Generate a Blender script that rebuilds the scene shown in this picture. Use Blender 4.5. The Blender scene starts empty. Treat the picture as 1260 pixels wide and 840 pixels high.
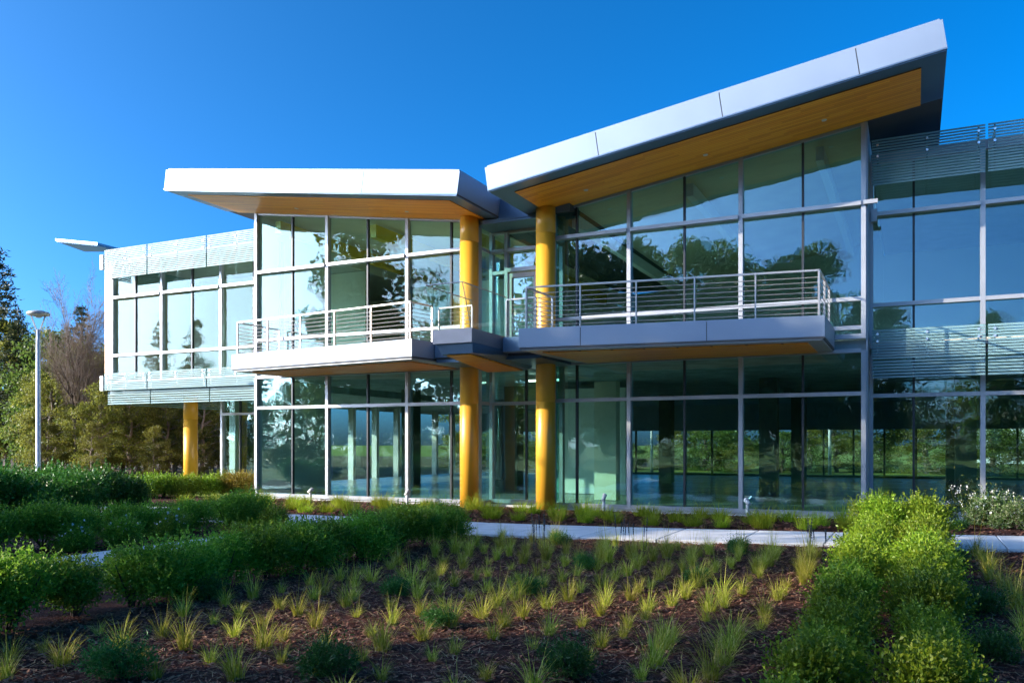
import bpy, math, random
import numpy as np
from mathutils import Vector

C = bpy.context.scene.collection
R = math.radians
PI = math.pi
SUN = Vector((3.1, 2.3, -1.29)).normalized()          # the way the sunlight travels
# ------------------------------------------------------------------ survey: camera measured from the photo
YAW = R(25.7); FPX = 1027.0; EYE = 1.9
CY, SY = math.cos(YAW), math.sin(YAW)
def ray_x(u):                                          # X / Y of a sight line
    k = (u - 630.0) / FPX
    return (k * CY - SY) / (CY + k * SY)
def at(u, v, Y):                                       # point of the plane y = Y seen at a survey mark
    X = ray_x(u) * Y
    d = Y * CY - X * SY
    return Vector((X, Y, EYE + (546.0 - v) / FPX * d))
def gnd(u, v):                                         # ground point at a survey mark
    d = EYE * FPX / (v - 546.0)
    m = ray_x(u)
    Y = d / (CY - m * SY)
    return (m * Y, Y)

# ------------------------------------------------------------------ object helpers
def thing(name, label, cat, loc=(0, 0, 0), rz=0.0, group=None):
    o = bpy.data.objects.new(name, None); C.objects.link(o)
    o.location = loc; o.rotation_euler = (0, 0, rz)
    o.empty_display_size = .2
    o['label'] = label; o['category'] = cat
    if group: o['group'] = group
    return o
def tag(o, label, cat, group=None):
    o['label'] = label; o['category'] = cat
    if group: o['group'] = group
    return o
def kind(o, k):
    o['kind'] = k; return o
def link(name, me, parent=None):
    o = bpy.data.objects.new(name, me); C.objects.link(o)
    if parent: o.parent = parent
    return o
def dup(root, loc, rz=0.0, sc=1.0, label=None, group=None):
    r = root.copy(); C.objects.link(r)
    r.location = loc; r.rotation_euler = (0, 0, rz)
    r.scale = (sc, sc, sc) if not isinstance(sc, tuple) else sc
    if label: r['label'] = label
    if group: r['group'] = group
    for ch in root.children:
        c = ch.copy(); C.objects.link(c); c.parent = r
        for g in ch.children:
            d = g.copy(); C.objects.link(d); d.parent = c
    return r

class MB:
    def __init__(self): self.v = []; self.f = []
    def add(self, vs, fs):
        n = len(self.v); self.v += [tuple(p) for p in vs]; self.f += [tuple(i + n for i in f) for f in fs]; return self
    def box(self, x0, x1, y0, y1, z0, z1):
        return self.add([(x0,y0,z0),(x1,y0,z0),(x1,y1,z0),(x0,y1,z0),(x0,y0,z1),(x1,y0,z1),(x1,y1,z1),(x0,y1,z1)],
                        [(0,3,2,1),(4,5,6,7),(0,1,5,4),(1,2,6,5),(2,3,7,6),(3,0,4,7)])
    def hexa(self, b, t):                               # bottom quad, top quad (same order, ccw from above)
        return self.add(list(b) + list(t), [(0,3,2,1),(4,5,6,7),(0,1,5,4),(1,2,6,5),(2,3,7,6),(3,0,4,7)])
    def prism_y(self, poly, y0, y1):                    # polygon in x,z extruded along y
        n = len(poly)
        vs = [(p[0], y0, p[1]) for p in poly] + [(p[0], y1, p[1]) for p in poly]
        fs = [tuple(range(n)), tuple(range(2*n-1, n-1, -1))] + [(i, n+i, n+(i+1) % n, (i+1) % n) for i in range(n)]
        return self.add(vs, fs)
    def prism_z(self, poly, z0, z1):
        n = len(poly)
        vs = [(p[0], p[1], z0) for p in poly] + [(p[0], p[1], z1) for p in poly]
        fs = [tuple(range(n-1, -1, -1)), tuple(range(n, 2*n))] + [(i, (i+1) % n, n+(i+1) % n, n+i) for i in range(n)]
        return self.add(vs, fs)
    def bar(self, p0, p1, w, h, up=(0, 0, 1)):          # rectangular bar between two points
        p0, p1 = Vector(p0), Vector(p1); d = (p1 - p0).normalized()
        s = d.cross(Vector(up))
        if s.length < 1e-5: s = Vector((1, 0, 0))
        s.normalize(); t = s.cross(d).normalized()
        a, b = s * w / 2, t * h / 2
        q = [-a-b, a-b, a+b, -a+b]
        return self.add([p0 + k for k in q] + [p1 + k for k in q], [(0,1,2,3),(7,6,5,4),(0,4,5,1),(1,5,6,2),(2,6,7,3),(3,7,4,0)])
    def tube(self, p0, p1, r0, r1, n=8, cap=True):
        p0, p1 = Vector(p0), Vector(p1); d = (p1 - p0)
        if d.length < 1e-6: return self
        d.normalize(); s = d.orthogonal().normalized(); t = d.cross(s)
        vs = []
        for p, r in ((p0, r0), (p1, r1)):
            for k in range(n):
                a = 2*PI*k/n; vs.append(p + (s*math.cos(a) + t*math.sin(a))*r)
        fs = [(k, (k+1) % n, n+(k+1) % n, n+k) for k in range(n)]
        if cap: fs += [tuple(range(n-1, -1, -1)), tuple(range(n, 2*n))]
        return self.add(vs, fs)
    def lathe(self, prof, cx, cy, n=32):                # prof: (r, z) bottom to top
        vs = []; fs = []; m = len(prof)
        for r, z in prof:
            for k in range(n):
                a = 2*PI*k/n; vs.append((cx + r*math.cos(a), cy + r*math.sin(a), z))
        for j in range(m-1):
            for k in range(n): fs.append((j*n+k, j*n+(k+1) % n, (j+1)*n+(k+1) % n, (j+1)*n+k))
        fs += [tuple(range(n-1, -1, -1)), tuple((m-1)*n + k for k in range(n))]
        return self.add(vs, fs)
    def build(self, name, mat, parent=None, smooth=False, bevel=0.0):
        me = bpy.data.meshes.new(name); me.from_pydata(self.v, [], self.f); me.materials.append(mat)
        if smooth:
            me.polygons.foreach_set('use_smooth', [len(p.vertices) == 4 for p in me.polygons])
        me.update(); o = link(name, me, parent)
        if bevel:
            b = o.modifiers.new('bevel', 'BEVEL'); b.width = bevel; b.segments = 2; b.limit_method = 'ANGLE'
        return o

def quads(name, V, mat, n=4):                           # V: (k, n, 3) separate faces
    V = np.asarray(V, dtype=np.float32); k = V.shape[0]
    me = bpy.data.meshes.new(name)
    me.vertices.add(k*n); me.vertices.foreach_set('co', V.reshape(-1))
    me.loops.add(k*n); me.loops.foreach_set('vertex_index', np.arange(k*n, dtype=np.int32))
    me.polygons.add(k); me.polygons.foreach_set('loop_start', np.arange(0, k*n, n, dtype=np.int32))
    me.materials.append(mat); me.update(calc_edges=True); me.validate()
    return me

# ------------------------------------------------------------------ materials
def new_mat(name):
    m = bpy.data.materials.new(name); m.use_nodes = True
    nt = m.node_tree; nt.nodes.clear()
    out = nt.nodes.new('ShaderNodeOutputMaterial')
    return m, nt, out
def N(nt, t, **kw):
    n = nt.nodes.new(t)
    for k, v in kw.items(): setattr(n, k, v)
    return n
def ramp(nt, stops):
    r = N(nt, 'ShaderNodeValToRGB'); e = r.color_ramp.elements
    e[0].position, e[0].color = stops[0][0], (*stops[0][1], 1)
    e[1].position, e[1].color = stops[-1][0], (*stops[-1][1], 1)
    for p, c in stops[1:-1]:
        x = e.new(p); x.color = (*c, 1)
    return r
def simple(name, col, rough=.5, metal=0.0, var=0.0, scale=3.0, bump=0.0, bscale=40.0, spec=.5):
    m, nt, out = new_mat(name); L = nt.links.new
    b = N(nt, 'ShaderNodeBsdfPrincipled'); L(b.outputs[0], out.inputs[0])
    b.inputs['Base Color'].default_value = (*col, 1); b.inputs['Roughness'].default_value = rough
    b.inputs['Metallic'].default_value = metal; b.inputs['Specular IOR Level'].default_value = spec
    g = N(nt, 'ShaderNodeNewGeometry')
    if var:
        t = N(nt, 'ShaderNodeTexNoise'); t.inputs['Scale'].default_value = scale; t.inputs['Detail'].default_value = 6
        L(g.outputs['Position'], t.inputs['Vector'])
        r = ramp(nt, [(.3, tuple(c*(1-var) for c in col)), (.7, tuple(min(1, c*(1+var)) for c in col))])
        L(t.outputs[0], r.inputs[0]); L(r.outputs[0], b.inputs['Base Color'])
        q = N(nt, 'ShaderNodeMapRange'); q.inputs[3].default_value = rough*.8; q.inputs[4].default_value = min(1, rough*1.25)
        L(t.outputs[0], q.inputs[0]); L(q.outputs[0], b.inputs['Roughness'])
    if bump:
        t = N(nt, 'ShaderNodeTexNoise'); t.inputs['Scale'].default_value = bscale; t.inputs['Detail'].default_value = 4
        L(g.outputs['Position'], t.inputs['Vector'])
        k = N(nt, 'ShaderNodeBump'); k.inputs['Strength'].default_value = bump; k.inputs['Distance'].default_value = .02
        L(t.outputs[0], k.inputs['Height']); L(k.outputs[0], b.inputs['Normal'])
    return m
def leafmat(name, cols, trans=.35, rough=.45):
    m, nt, out = new_mat(name); L = nt.links.new
    g = N(nt, 'ShaderNodeNewGeometry'); r = ramp(nt, [(i/(len(cols)-1), c) for i, c in enumerate(cols)])
    L(g.outputs['Random Per Island'], r.inputs[0])
    oi = N(nt, 'ShaderNodeObjectInfo'); hs = N(nt, 'ShaderNodeHueSaturation')
    mr = N(nt, 'ShaderNodeMapRange'); mr.inputs[3].default_value = .75; mr.inputs[4].default_value = 1.25
    L(oi.outputs['Random'], mr.inputs[0]); L(mr.outputs[0], hs.inputs['Value'])
    mh = N(nt, 'ShaderNodeMapRange'); mh.inputs[3].default_value = .485; mh.inputs[4].default_value = .515
    L(oi.outputs['Random'], mh.inputs[0]); L(mh.outputs[0], hs.inputs['Hue'])
    L(r.outputs[0], hs.inputs['Color'])
    b = N(nt, 'ShaderNodeBsdfPrincipled'); b.inputs['Roughness'].default_value = rough; b.inputs['Specular IOR Level'].default_value = .35
    L(hs.outputs[0], b.inputs['Base Color'])
    t = N(nt, 'ShaderNodeBsdfTranslucent'); L(hs.outputs[0], t.inputs['Color'])
    x = N(nt, 'ShaderNodeMixShader'); x.inputs[0].default_value = trans
    L(b.outputs[0], x.inputs[1]); L(t.outputs[0], x.inputs[2]); L(x.outputs[0], out.inputs[0])
    return m
def glassmat(name, tint, ior, wob=.05, gcol=(.85, .95, .95)):
    m, nt, out = new_mat(name); L = nt.links.new
    g = N(nt, 'ShaderNodeNewGeometry')
    t = N(nt, 'ShaderNodeTexNoise'); t.inputs['Scale'].default_value = 1.3; t.inputs['Detail'].default_value = 2
    L(g.outputs['Position'], t.inputs['Vector'])
    k = N(nt, 'ShaderNodeBump'); k.inputs['Strength'].default_value = wob; k.inputs['Distance'].default_value = .1
    L(t.outputs[0], k.inputs['Height'])
    tr = N(nt, 'ShaderNodeBsdfTransparent'); tr.inputs[0].default_value = (*tint, 1)
    gl = N(nt, 'ShaderNodeBsdfGlossy'); gl.inputs['Roughness'].default_value = .0; gl.inputs[0].default_value = (*gcol, 1)
    L(k.outputs[0], gl.inputs['Normal'])
    dt = N(nt, 'ShaderNodeVectorMath', operation='DOT_PRODUCT'); L(g.outputs['Incoming'], dt.inputs[0]); L(g.outputs['Normal'], dt.inputs[1])
    ab = N(nt, 'ShaderNodeMath', operation='ABSOLUTE'); L(dt.outputs['Value'], ab.inputs[0])
    om = N(nt, 'ShaderNodeMath', operation='SUBTRACT'); om.inputs[0].default_value = 1; L(ab.outputs[0], om.inputs[1])
    pw = N(nt, 'ShaderNodeMath', operation='POWER'); L(om.outputs[0], pw.inputs[0]); pw.inputs[1].default_value = 5
    f0 = ((ior-1)/(ior+1))**2
    fr = N(nt, 'ShaderNodeMath', operation='MULTIPLY_ADD'); L(pw.outputs[0], fr.inputs[0]); fr.inputs[1].default_value = 1-f0; fr.inputs[2].default_value = f0
    x = N(nt, 'ShaderNodeMixShader'); L(fr.outputs[0], x.inputs[0]); L(tr.outputs[0], x.inputs[1]); L(gl.outputs[0], x.inputs[2])
    L(x.outputs[0], out.inputs[0]); return m
def woodmat(name, c0, c1, c2, plank=.11):
    m, nt, out = new_mat(name); L = nt.links.new
    b = N(nt, 'ShaderNodeBsdfPrincipled'); L(b.outputs[0], out.inputs[0]); b.inputs['Roughness'].default_value = .42
    g = N(nt, 'ShaderNodeNewGeometry'); s = N(nt, 'ShaderNodeSeparateXYZ'); L(g.outputs['Position'], s.inputs[0])
    dv = N(nt, 'ShaderNodeMath', operation='DIVIDE'); L(s.outputs['Y'], dv.inputs[0]); dv.inputs[1].default_value = plank
    fl = N(nt, 'ShaderNodeMath', operation='FLOOR'); L(dv.outputs[0], fl.inputs[0])
    fr = N(nt, 'ShaderNodeMath', operation='FRACT'); L(dv.outputs[0], fr.inputs[0])
    w1 = N(nt, 'ShaderNodeTexWhiteNoise', noise_dimensions='1D'); L(fl.outputs[0], w1.inputs['W'])
    sx = N(nt, 'ShaderNodeMath', operation='MULTIPLY_ADD'); L(w1.outputs[0], sx.inputs[0]); sx.inputs[1].default_value = 5.0
    dx = N(nt, 'ShaderNodeMath', operation='DIVIDE'); L(s.outputs['X'], dx.inputs[0]); dx.inputs[1].default_value = 1.9
    L(dx.outputs[0], sx.inputs[2]); fx = N(nt, 'ShaderNodeMath', operation='FLOOR'); L(sx.outputs[0], fx.inputs[0])
    cb = N(nt, 'ShaderNodeCombineXYZ'); L(fl.outputs[0], cb.inputs[0]); L(fx.outputs[0], cb.inputs[1])
    w2 = N(nt, 'ShaderNodeTexWhiteNoise', noise_dimensions='2D'); L(cb.outputs[0], w2.inputs['Vector'])
    mp = N(nt, 'ShaderNodeMapping'); mp.inputs['Scale'].default_value = (1.2, 26, 1); L(g.outputs['Position'], mp.inputs[0])
    gn = N(nt, 'ShaderNodeTexNoise'); gn.inputs['Scale'].default_value = 1.5; gn.inputs['Detail'].default_value = 6; L(mp.outputs[0], gn.inputs['Vector'])
    mx = N(nt, 'ShaderNodeMath', operation='MULTIPLY_ADD'); L(w2.outputs[0], mx.inputs[0]); mx.inputs[1].default_value = .6
    gm = N(nt, 'ShaderNodeMath', operation='MULTIPLY'); L(gn.outputs[0], gm.inputs[0]); gm.inputs[1].default_value = .45; L(gm.outputs[0], mx.inputs[2])
    r = ramp(nt, [(.12, c0), (.5, c1), (.92, c2)]); L(mx.outputs[0], r.inputs[0])
    gt = N(nt, 'ShaderNodeMath', operation='GREATER_THAN'); L(fr.outputs[0], gt.inputs[0]); gt.inputs[1].default_value = .06
    mm = N(nt, 'ShaderNodeMix', data_type='RGBA'); L(gt.outputs[0], mm.inputs[0]); mm.inputs[6].default_value = (c0[0]*.35, c0[1]*.35, c0[2]*.35, 1)
    L(r.outputs[0], mm.inputs[7]); L(mm.outputs[2], b.inputs['Base Color'])
    return m
def groundmat(name, cols, scale, bump=.6, dist=.05):
    m, nt, out = new_mat(name); L = nt.links.new
    b = N(nt, 'ShaderNodeBsdfPrincipled'); L(b.outputs[0], out.inputs[0]); b.inputs['Roughness'].default_value = .9
    b.inputs['Specular IOR Level'].default_value = .15
    g = N(nt, 'ShaderNodeNewGeometry')
    t = N(nt, 'ShaderNodeTexNoise'); t.inputs['Scale'].default_value = scale; t.inputs['Detail'].default_value = 9; t.inputs['Roughness'].default_value = .7
    t2 = N(nt, 'ShaderNodeTexNoise'); t2.inputs['Scale'].default_value = scale*.06; t2.inputs['Detail'].default_value = 4
    L(g.outputs['Position'], t.inputs['Vector']); L(g.outputs['Position'], t2.inputs['Vector'])
    a = N(nt, 'ShaderNodeMath', operation='MULTIPLY_ADD'); L(t2.outputs[0], a.inputs[0]); a.inputs[1].default_value = .5
    h = N(nt, 'ShaderNodeMath', operation='MULTIPLY'); L(t.outputs[0], h.inputs[0]); h.inputs[1].default_value = .5; L(h.outputs[0], a.inputs[2])
    r = ramp(nt, [(.3 + .4*i/(len(cols)-1), c) for i, c in enumerate(cols)]); L(a.outputs[0], r.inputs[0]); L(r.outputs[0], b.inputs['Base Color'])
    k = N(nt, 'ShaderNodeBump'); k.inputs['Strength'].default_value = bump; k.inputs['Distance'].default_value = dist
    L(t.outputs[0], k.inputs['Height']); L(k.outputs[0], b.inputs['Normal'])
    return m

M = {}
M['panel'] = simple('aluminium_panel', (.21, .265, .345), .5, .42, .04, .8)
M['border'] = simple('dark_metal_soffit', (.11, .175, .26), .32, .5, .08, 1.5)
M['gap'] = simple('joint_shadow_gap', (.05, .055, .06), .7)
M['wood'] = woodmat('cedar_soffit', (.66, .215, .009), (.86, .32, .013), (.92, .42, .026))
M['yellow'] = simple('yellow_paint', (.69, .345, .028), .36, .0, .02, 2.0)
M['ybeam'] = simple('yellow_beam_paint', (.75, .50, .06), .45, .0, .05, 2.0)
M['frame'] = simple('silver_frame', (.38, .395, .42), .38, .35, .05, 3.0)
M['dark'] = simple('dark_mullion', (.035, .04, .045), .4, .3)
M['rail'] = simple('stainless_rail', (.42, .41, .40), .35, .5, .05, 4.0)
M['louver'] = simple('louver_blade', (.165, .295, .315), .55, .0, .05, 1.5)
M['clip'] = simple('spider_fitting', (.75, .76, .77), .25, .8)
M['glass'] = glassmat('tinted_glass', (.74, .93, .90), 2.05, .03, (.72, .93, .95))
M['glassup'] = glassmat('tinted_glass_upper', (.60, .82, .84), 2.1, .035, (.78, .92, 1.0))
M['glassleft'] = glassmat('tinted_glass_left', (.76, .93, .90), 1.55, .03)
M['glasswing'] = glassmat('tinted_glass_wing', (.80, .93, .88), 1.33, .03)
M['clearglass'] = glassmat('clear_guard_glass', (.93, .97, .96), 1.5, .01)
M['brown'] = simple('bronze_panel', (.26, .235, .24), .34, .5, .1, 2.0)
M['peach'] = simple('peach_wall_panel', (.62, .42, .28), .6, 0, .06, 2.0)
M['intwall'] = simple('interior_plaster', (.82, .81, .77), .8, 0, .03, 1.0)
M['intbeige'] = simple('interior_beige_wall', (.76, .70, .55), .8, 0, .04, 1.0)
M['floor'] = simple('polished_concrete', (.36, .41, .40), .22, 0, .2, .8)
M['ceil'] = simple('dark_ceiling_deck', (.32, .38, .38), .8, 0, .3, 1.5)
M['ceilup'] = simple('ceiling_panel', (.74, .66, .50), .7, 0, .1, 1.0)
M['intpanel'] = simple('interior_spandrel', (.34, .42, .42), .7)
M['intcol'] = simple('interior_column_paint', (.09, .10, .10), .6)
M['white'] = simple('white_paint', (.55, .545, .52), .45, 0, .04, 4.0)
M['galv'] = simple('grey_pole_paint', (.50, .53, .57), .4, .4, .06, 5.0)
M['lamp'] = simple('lamp_head_paint', (.42, .42, .41), .5, .3, .05, 5.0)
M['bark'] = simple('bark', (.055, .038, .027), .9, 0, .35, 6.0, .6, 30)
M['barkgrey'] = simple('grey_bark', (.22, .17, .13), .9, 0, .3, 6.0, .6, 30)
M['twig'] = simple('bare_twigs', (.16, .115, .08), .9, 0, .25, 2.0)
M['roofing'] = simple('roof_membrane', (.4, .4, .4), .8, 0, .1, 2.0)
EM, _nt, _o = new_mat('lit_tube'); _e = N(_nt, 'ShaderNodeEmission'); _e.inputs[0].default_value = (1, .95, .82, 1); _e.inputs[1].default_value = 2.0
_nt.links.new(_e.outputs[0], _o.inputs[0]); M['tube'] = EM
G = lambda *h: [tuple(c) for c in h]
M['l_hedge'] = leafmat('hedge_leaf', G((.09,.23,.016),(.17,.34,.026),(.28,.44,.045)), .48)
M['l_hedgey'] = leafmat('bright_hedge_leaf', G((.12,.22,.012),(.20,.31,.018),(.31,.39,.03)), .42)
M['l_dark'] = leafmat('glossy_dark_leaf', G((.03,.11,.014),(.06,.18,.022),(.10,.25,.035)), .3, .35)
M['l_olive'] = leafmat('olive_leaf', G((.115,.125,.02),(.19,.20,.03),(.29,.27,.05)), .5)
M['l_green'] = leafmat('tree_leaf', G((.06,.10,.015),(.10,.15,.025),(.17,.20,.04)), .5)
M['l_pine'] = leafmat('pine_needle', G((.03,.06,.022),(.055,.085,.03),(.11,.11,.04)), .2)
M['l_orange'] = leafmat('autumn_shrub_leaf', G((.16,.10,.014),(.24,.15,.02),(.15,.16,.025)), .35)
M['l_pale'] = leafmat('variegated_leaf', G((.06,.15,.03),(.11,.22,.05),(.20,.30,.10),(.50,.54,.34)), .3)
M['l_blue'] = leafmat('mound_leaf', G((.025,.10,.014),(.045,.15,.022),(.08,.20,.035)), .35)
M['flower'] = simple('white_flower', (.62, .64, .60), .7)
M['grass'] = leafmat('grass_blade', G((.22,.28,.018),(.36,.40,.03),(.52,.49,.07),(.62,.54,.18)), .5, .6)
M['grassg'] = leafmat('green_grass_blade', G((.20,.30,.014),(.32,.42,.022),(.46,.50,.035)), .5, .6)
M['spike'] = simple('dark_flower_stalk', (.03, .04, .05), .8)
M['straw'] = leafmat('dry_straw', G((.20,.13,.06),(.36,.25,.13),(.48,.36,.2)), 0, .8)
M['chip'] = leafmat('wood_chip', G((.03,.010,.007),(.085,.028,.018),(.16,.056,.036),(.26,.12,.075)), .0, .85)
M['mulch'] = groundmat('mulch_soil', G((.03,.011,.008),(.07,.026,.018),(.12,.048,.033)), 26, .9, .06)
M['litter'] = groundmat('leaf_litter', G((.06,.04,.025),(.12,.085,.045),(.20,.15,.08)), 9, .6, .05)
M['lawn'] = groundmat('lawn_ground', G((.10,.14,.02),(.17,.21,.035),(.25,.25,.06)), 14, .5, .04)
def pathmat():
    m, nt, out = new_mat('concrete_path'); L = nt.links.new
    b = N(nt, 'ShaderNodeBsdfPrincipled'); L(b.outputs[0], out.inputs[0]); b.inputs['Roughness'].default_value = .8
    g = N(nt, 'ShaderNodeNewGeometry'); t = N(nt, 'ShaderNodeTexNoise'); t.inputs['Scale'].default_value = 2.2; t.inputs['Detail'].default_value = 10; t.inputs['Roughness'].default_value = .65
    L(g.outputs['Position'], t.inputs['Vector']); r = ramp(nt, [(.3, (.52, .52, .52)), (.7, (.70, .70, .69))]); L(t.outputs[0], r.inputs[0])
    L(r.outputs[0], b.inputs['Base Color']); return m
M['path'] = pathmat()

# ------------------------------------------------------------------ ground, beds and paths
kind(MB().add([(-900,-900,-.05),(900,-900,-.05),(900,900,-.05),(-900,900,-.05)], [(0,1,2,3)]).build('ground', M['lawn']), 'structure')
def sheet(name, x0, x1, y0, y1, n, mat, amp, z):
    rng = np.random.default_rng(5); mb = MB()
    nx = max(2, int((x1-x0)*n)); ny = max(2, int((y1-y0)*n))
    for j in range(ny+1):
        for i in range(nx+1):
            x = x0+(x1-x0)*i/nx; y = y0+(y1-y0)*j/ny
            h = math.sin(x*2.1+math.sin(y*1.3))*math.sin(y*1.7+.5*math.sin(x*.9))*.5 + rng.uniform(-.5, .5)
            mb.v.append((x, y, z + amp*h))
    for j in range(ny):
        for i in range(nx):
            a = j*(nx+1)+i; mb.f.append((a, a+1, a+nx+2, a+nx+1))
    return mb.build(name, mat, None, True)
kind(sheet('planting_bed', -30, 8, 2.2, 22.62, 3, M['mulch'], .035, -.005), 'structure')
litter = kind(MB().add([(-120,19.6,-.03),(-30.6,24.5,-.03),(-20,52,-.03),(-20,110,-.03),(-120,110,-.03)], [(0,1,2,3,4)]).build('leaf_litter', M['litter']), 'structure')
# main path: back edge follows the survey marks, slabs with joints
BK = [(-40, 21.5), (-27, 18.6), (-22, 17.9), (-15.3, 17.35), (-9.3, 17.45), (-7.06, 17.65), (-3.55, 18.3), (.58, 19.2), (3.0, 19.9), (12, 22.2)]
def pline(P, t):
    for (a, b) in zip(P, P[1:]):
        if a[0] <= t <= b[0]: return a[1] + (b[1]-a[1])*(t-a[0])/(b[0]-a[0])
    return P[-1][1]
def slabs(name, edge, width, x0, x1, step, z=.05):
    mb = MB(); x = x0; g = .013
    while x < x1:
        e = min(x1, x+step); ya, yb = edge(x+g), edge(e-g)
        mb.hexa([(x+g, ya-width, z-.12), (e-g, yb-width, z-.12), (e-g, yb, z-.12), (x+g, ya, z-.12)],
                [(x+g, ya-width, z), (e-g, yb-width, z), (e-g, yb, z), (x+g, ya, z)]); x = e
    return mb
kind(slabs('path', lambda x: pline(BK, x), 2.3, -39, 11, 1.5).build('path', M['path'], None, False, .01), 'structure')
mb = MB(); y = -12.0
while y < 14.9:
    mb.box(-12.6, -11.4, y+.008, min(y+1.5, 15.0)-.008, -.07, .055); y += 1.5
kind(mb.build('garden_path', M['path'], None, False, .01), 'structure')
kind(MB().box(-20.9, -1.1, 22.64, 22.86, -.06, .06).box(-1.1, 9, 23.9, 24.1, -.06, .06).build('footing_kerb', M['path']), 'structure')
rng = np.random.default_rng(11)
def chips(n, x0, x1, y0, y1, s0, s1):
    c = np.stack([rng.uniform(x0, x1, n), rng.uniform(y0, y1, n), rng.uniform(.0, .035, n)], 1)
    a = rng.uniform(0, 2*PI, n); L = rng.uniform(s0, s1, n); W = L*rng.uniform(.2, .5, n); tl = rng.uniform(-.5, .5, (n, 2))
    d = np.stack([np.cos(a), np.sin(a), tl[:, 0]], 1)*L[:, None]/2; e = np.stack([-np.sin(a), np.cos(a), tl[:, 1]], 1)*W[:, None]/2
    return np.stack([c-d-e, c+d-e*.7, c+d*.9+e, c-d+e], 1)
V = np.concatenate([chips(85000, -8.2, 6.5, 3.6, 9.5, .015, .055), chips(55000, -9, 7, 9.5, 17, .02, .07), chips(12000, -21, 3, 17.6, 22.5, .04, .12),
                    chips(6000, -15, -9, 5, 15, .04, .1)])
keep = []
for q in V[:, 0, :2]:
    yb = pline(BK, q[0]); keep.append(not (yb-2.35 < q[1] < yb+.05) and not (-12.7 < q[0] < -11.3))
kind(link('wood_mulch', quads('wood_mulch', V[np.array(keep)], M['chip'])), 'stuff')

rng = np.random.default_rng(12)
n = 9000; c = np.stack([rng.uniform(-8, 3.2, n), 4 + 11.5*rng.uniform(0, 1, n)**1.3, rng.uniform(.03, .06, n)], 1)
a = rng.uniform(0, 2*PI, n); Ls = rng.uniform(.06, .22, n)[:, None]; d = np.stack([np.cos(a), np.sin(a), rng.uniform(-.12, .12, n)], 1)*Ls/2; e = np.stack([-np.sin(a), np.cos(a), a*0], 1)*.0022
kind(link('dry_straw', quads('dry_straw', np.stack([c-d-e, c+d-e, c+d+e, c-d+e], 1), M['straw'])), 'stuff')

# ------------------------------------------------------------------ the office building
B = thing('office_building', 'two storey glass office building with butterfly roofs, yellow columns and balconies', 'building', (0, 0, 0))
YF, YW, YR = 22.7, 24.0, 23.47                          # block fronts, wing fronts, recess front
ZT1, ZH, ZS1, ZS2, ZT2 = 3.165, 4.24, 4.82, 5.54, 7.91
sofL = lambda x: 10.06 - .145*(x + 20.9)
sofR = lambda x: 9.97 + .144*(x + 1.1)
rp = random.Random(3)
def window(xs, zs, Y, top=None, glass='glass', ends=(True, True), side=False):
    """bay of curtain wall: xs mullion centres (first, last major, others minor), zs transom heights"""
    fr, gb, pn = MB(), MB(), MB()
    zt = (lambda x: zs[-1]) if top is None else top
    w = .055
    for i, x in enumerate(xs):
        if i in (0, len(xs)-1):
            if ends[0 if i == 0 else 1]:
                fr.prism_y([(x-w, zs[0]), (x+w, zs[0]), (x+w, zt(x+w)), (x-w, zt(x-w))], Y-.12, Y+.06)
        else:
            gb.prism_y([(x-.028, zs[0]+.05), (x+.028, zs[0]+.05), (x+.028, zt(x+.028)-.03), (x-.028, zt(x-.028)-.03)], Y-.035, Y+.075)
    a, b = xs[0]+w, xs[-1]-w
    for j, z in enumerate(zs):
        if j == len(zs)-1 and top is not None:
            fr.prism_y([(a, zt(a)-.09), (b, zt(b)-.09), (b, zt(b)), (a, zt(a))], Y-.08, Y+.05)
        else:
            h = .05; d = .115
            if z == ZT2: d = .2
            z0, z1 = (z, z+.12) if j == 0 else (z-h, z+h)
            fr.box(a, b, Y-d, Y+.05, z0, z1)
    e = .02
    for x0, x1 in zip(xs, xs[1:]):
        for j in range(len(zs)-1):
            z0, z1 = zs[j], zs[j+1]
            ta = (zt(x0)-.02, zt(x1)-.02) if (j == len(zs)-2 and top is not None) else (z1, z1)
            d = [rp.uniform(-.0065, .0065) for _ in range(4)]
            P = [(x0+e, z0+e), (x1-e, z0+e), (x1-e, ta[1]-e), (x0+e, ta[0]-e)]
            f = [(p[0], Y+.01+k, p[1]) for p, k in zip(P, d)]; bk = [(p[0], Y+.026+k, p[1]) for p, k in zip(P, d)]
            pn.add(f + bk, [(0,1,2,3),(7,6,5,4),(0,4,5,1),(1,5,6,2),(2,6,7,3),(3,7,4,0)])
    o = fr.build('window', M['frame'], B)
    pn.build('pane', M[glass], o)
    if gb.v: gb.build('glazing_bar', M['dark'], o)
    return o
# left block
LX = [-20.9, -19.34, -17.79, -16.19, -14.61, -13.03, -12.04]
for i in (0, 2, 4):
    last = i == 4
    window(LX[i:i+3], [.06, ZT1, ZH], YF, None, 'glass', (True, last))
    window(LX[i:i+3], [ZH+.3, ZS1, ZS2, ZT2, 9.0], YF, sofL, 'glassleft', (True, last))
# right block
RX = [-9.55, -8.83, -7.23, -5.67, -4.14, -2.58, -1.13]
for k, sl in enumerate((slice(0, 3), slice(2, 5), slice(4, 7))):
    last = k == 2
    window(RX[sl], [.06, ZT1, ZH], YF, None, 'glass', (True, last))
    window(RX[sl], [ZH+.3, ZS1, ZS2, ZT2, 9.0], YF, sofR, 'glassup', (True, last))
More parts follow.
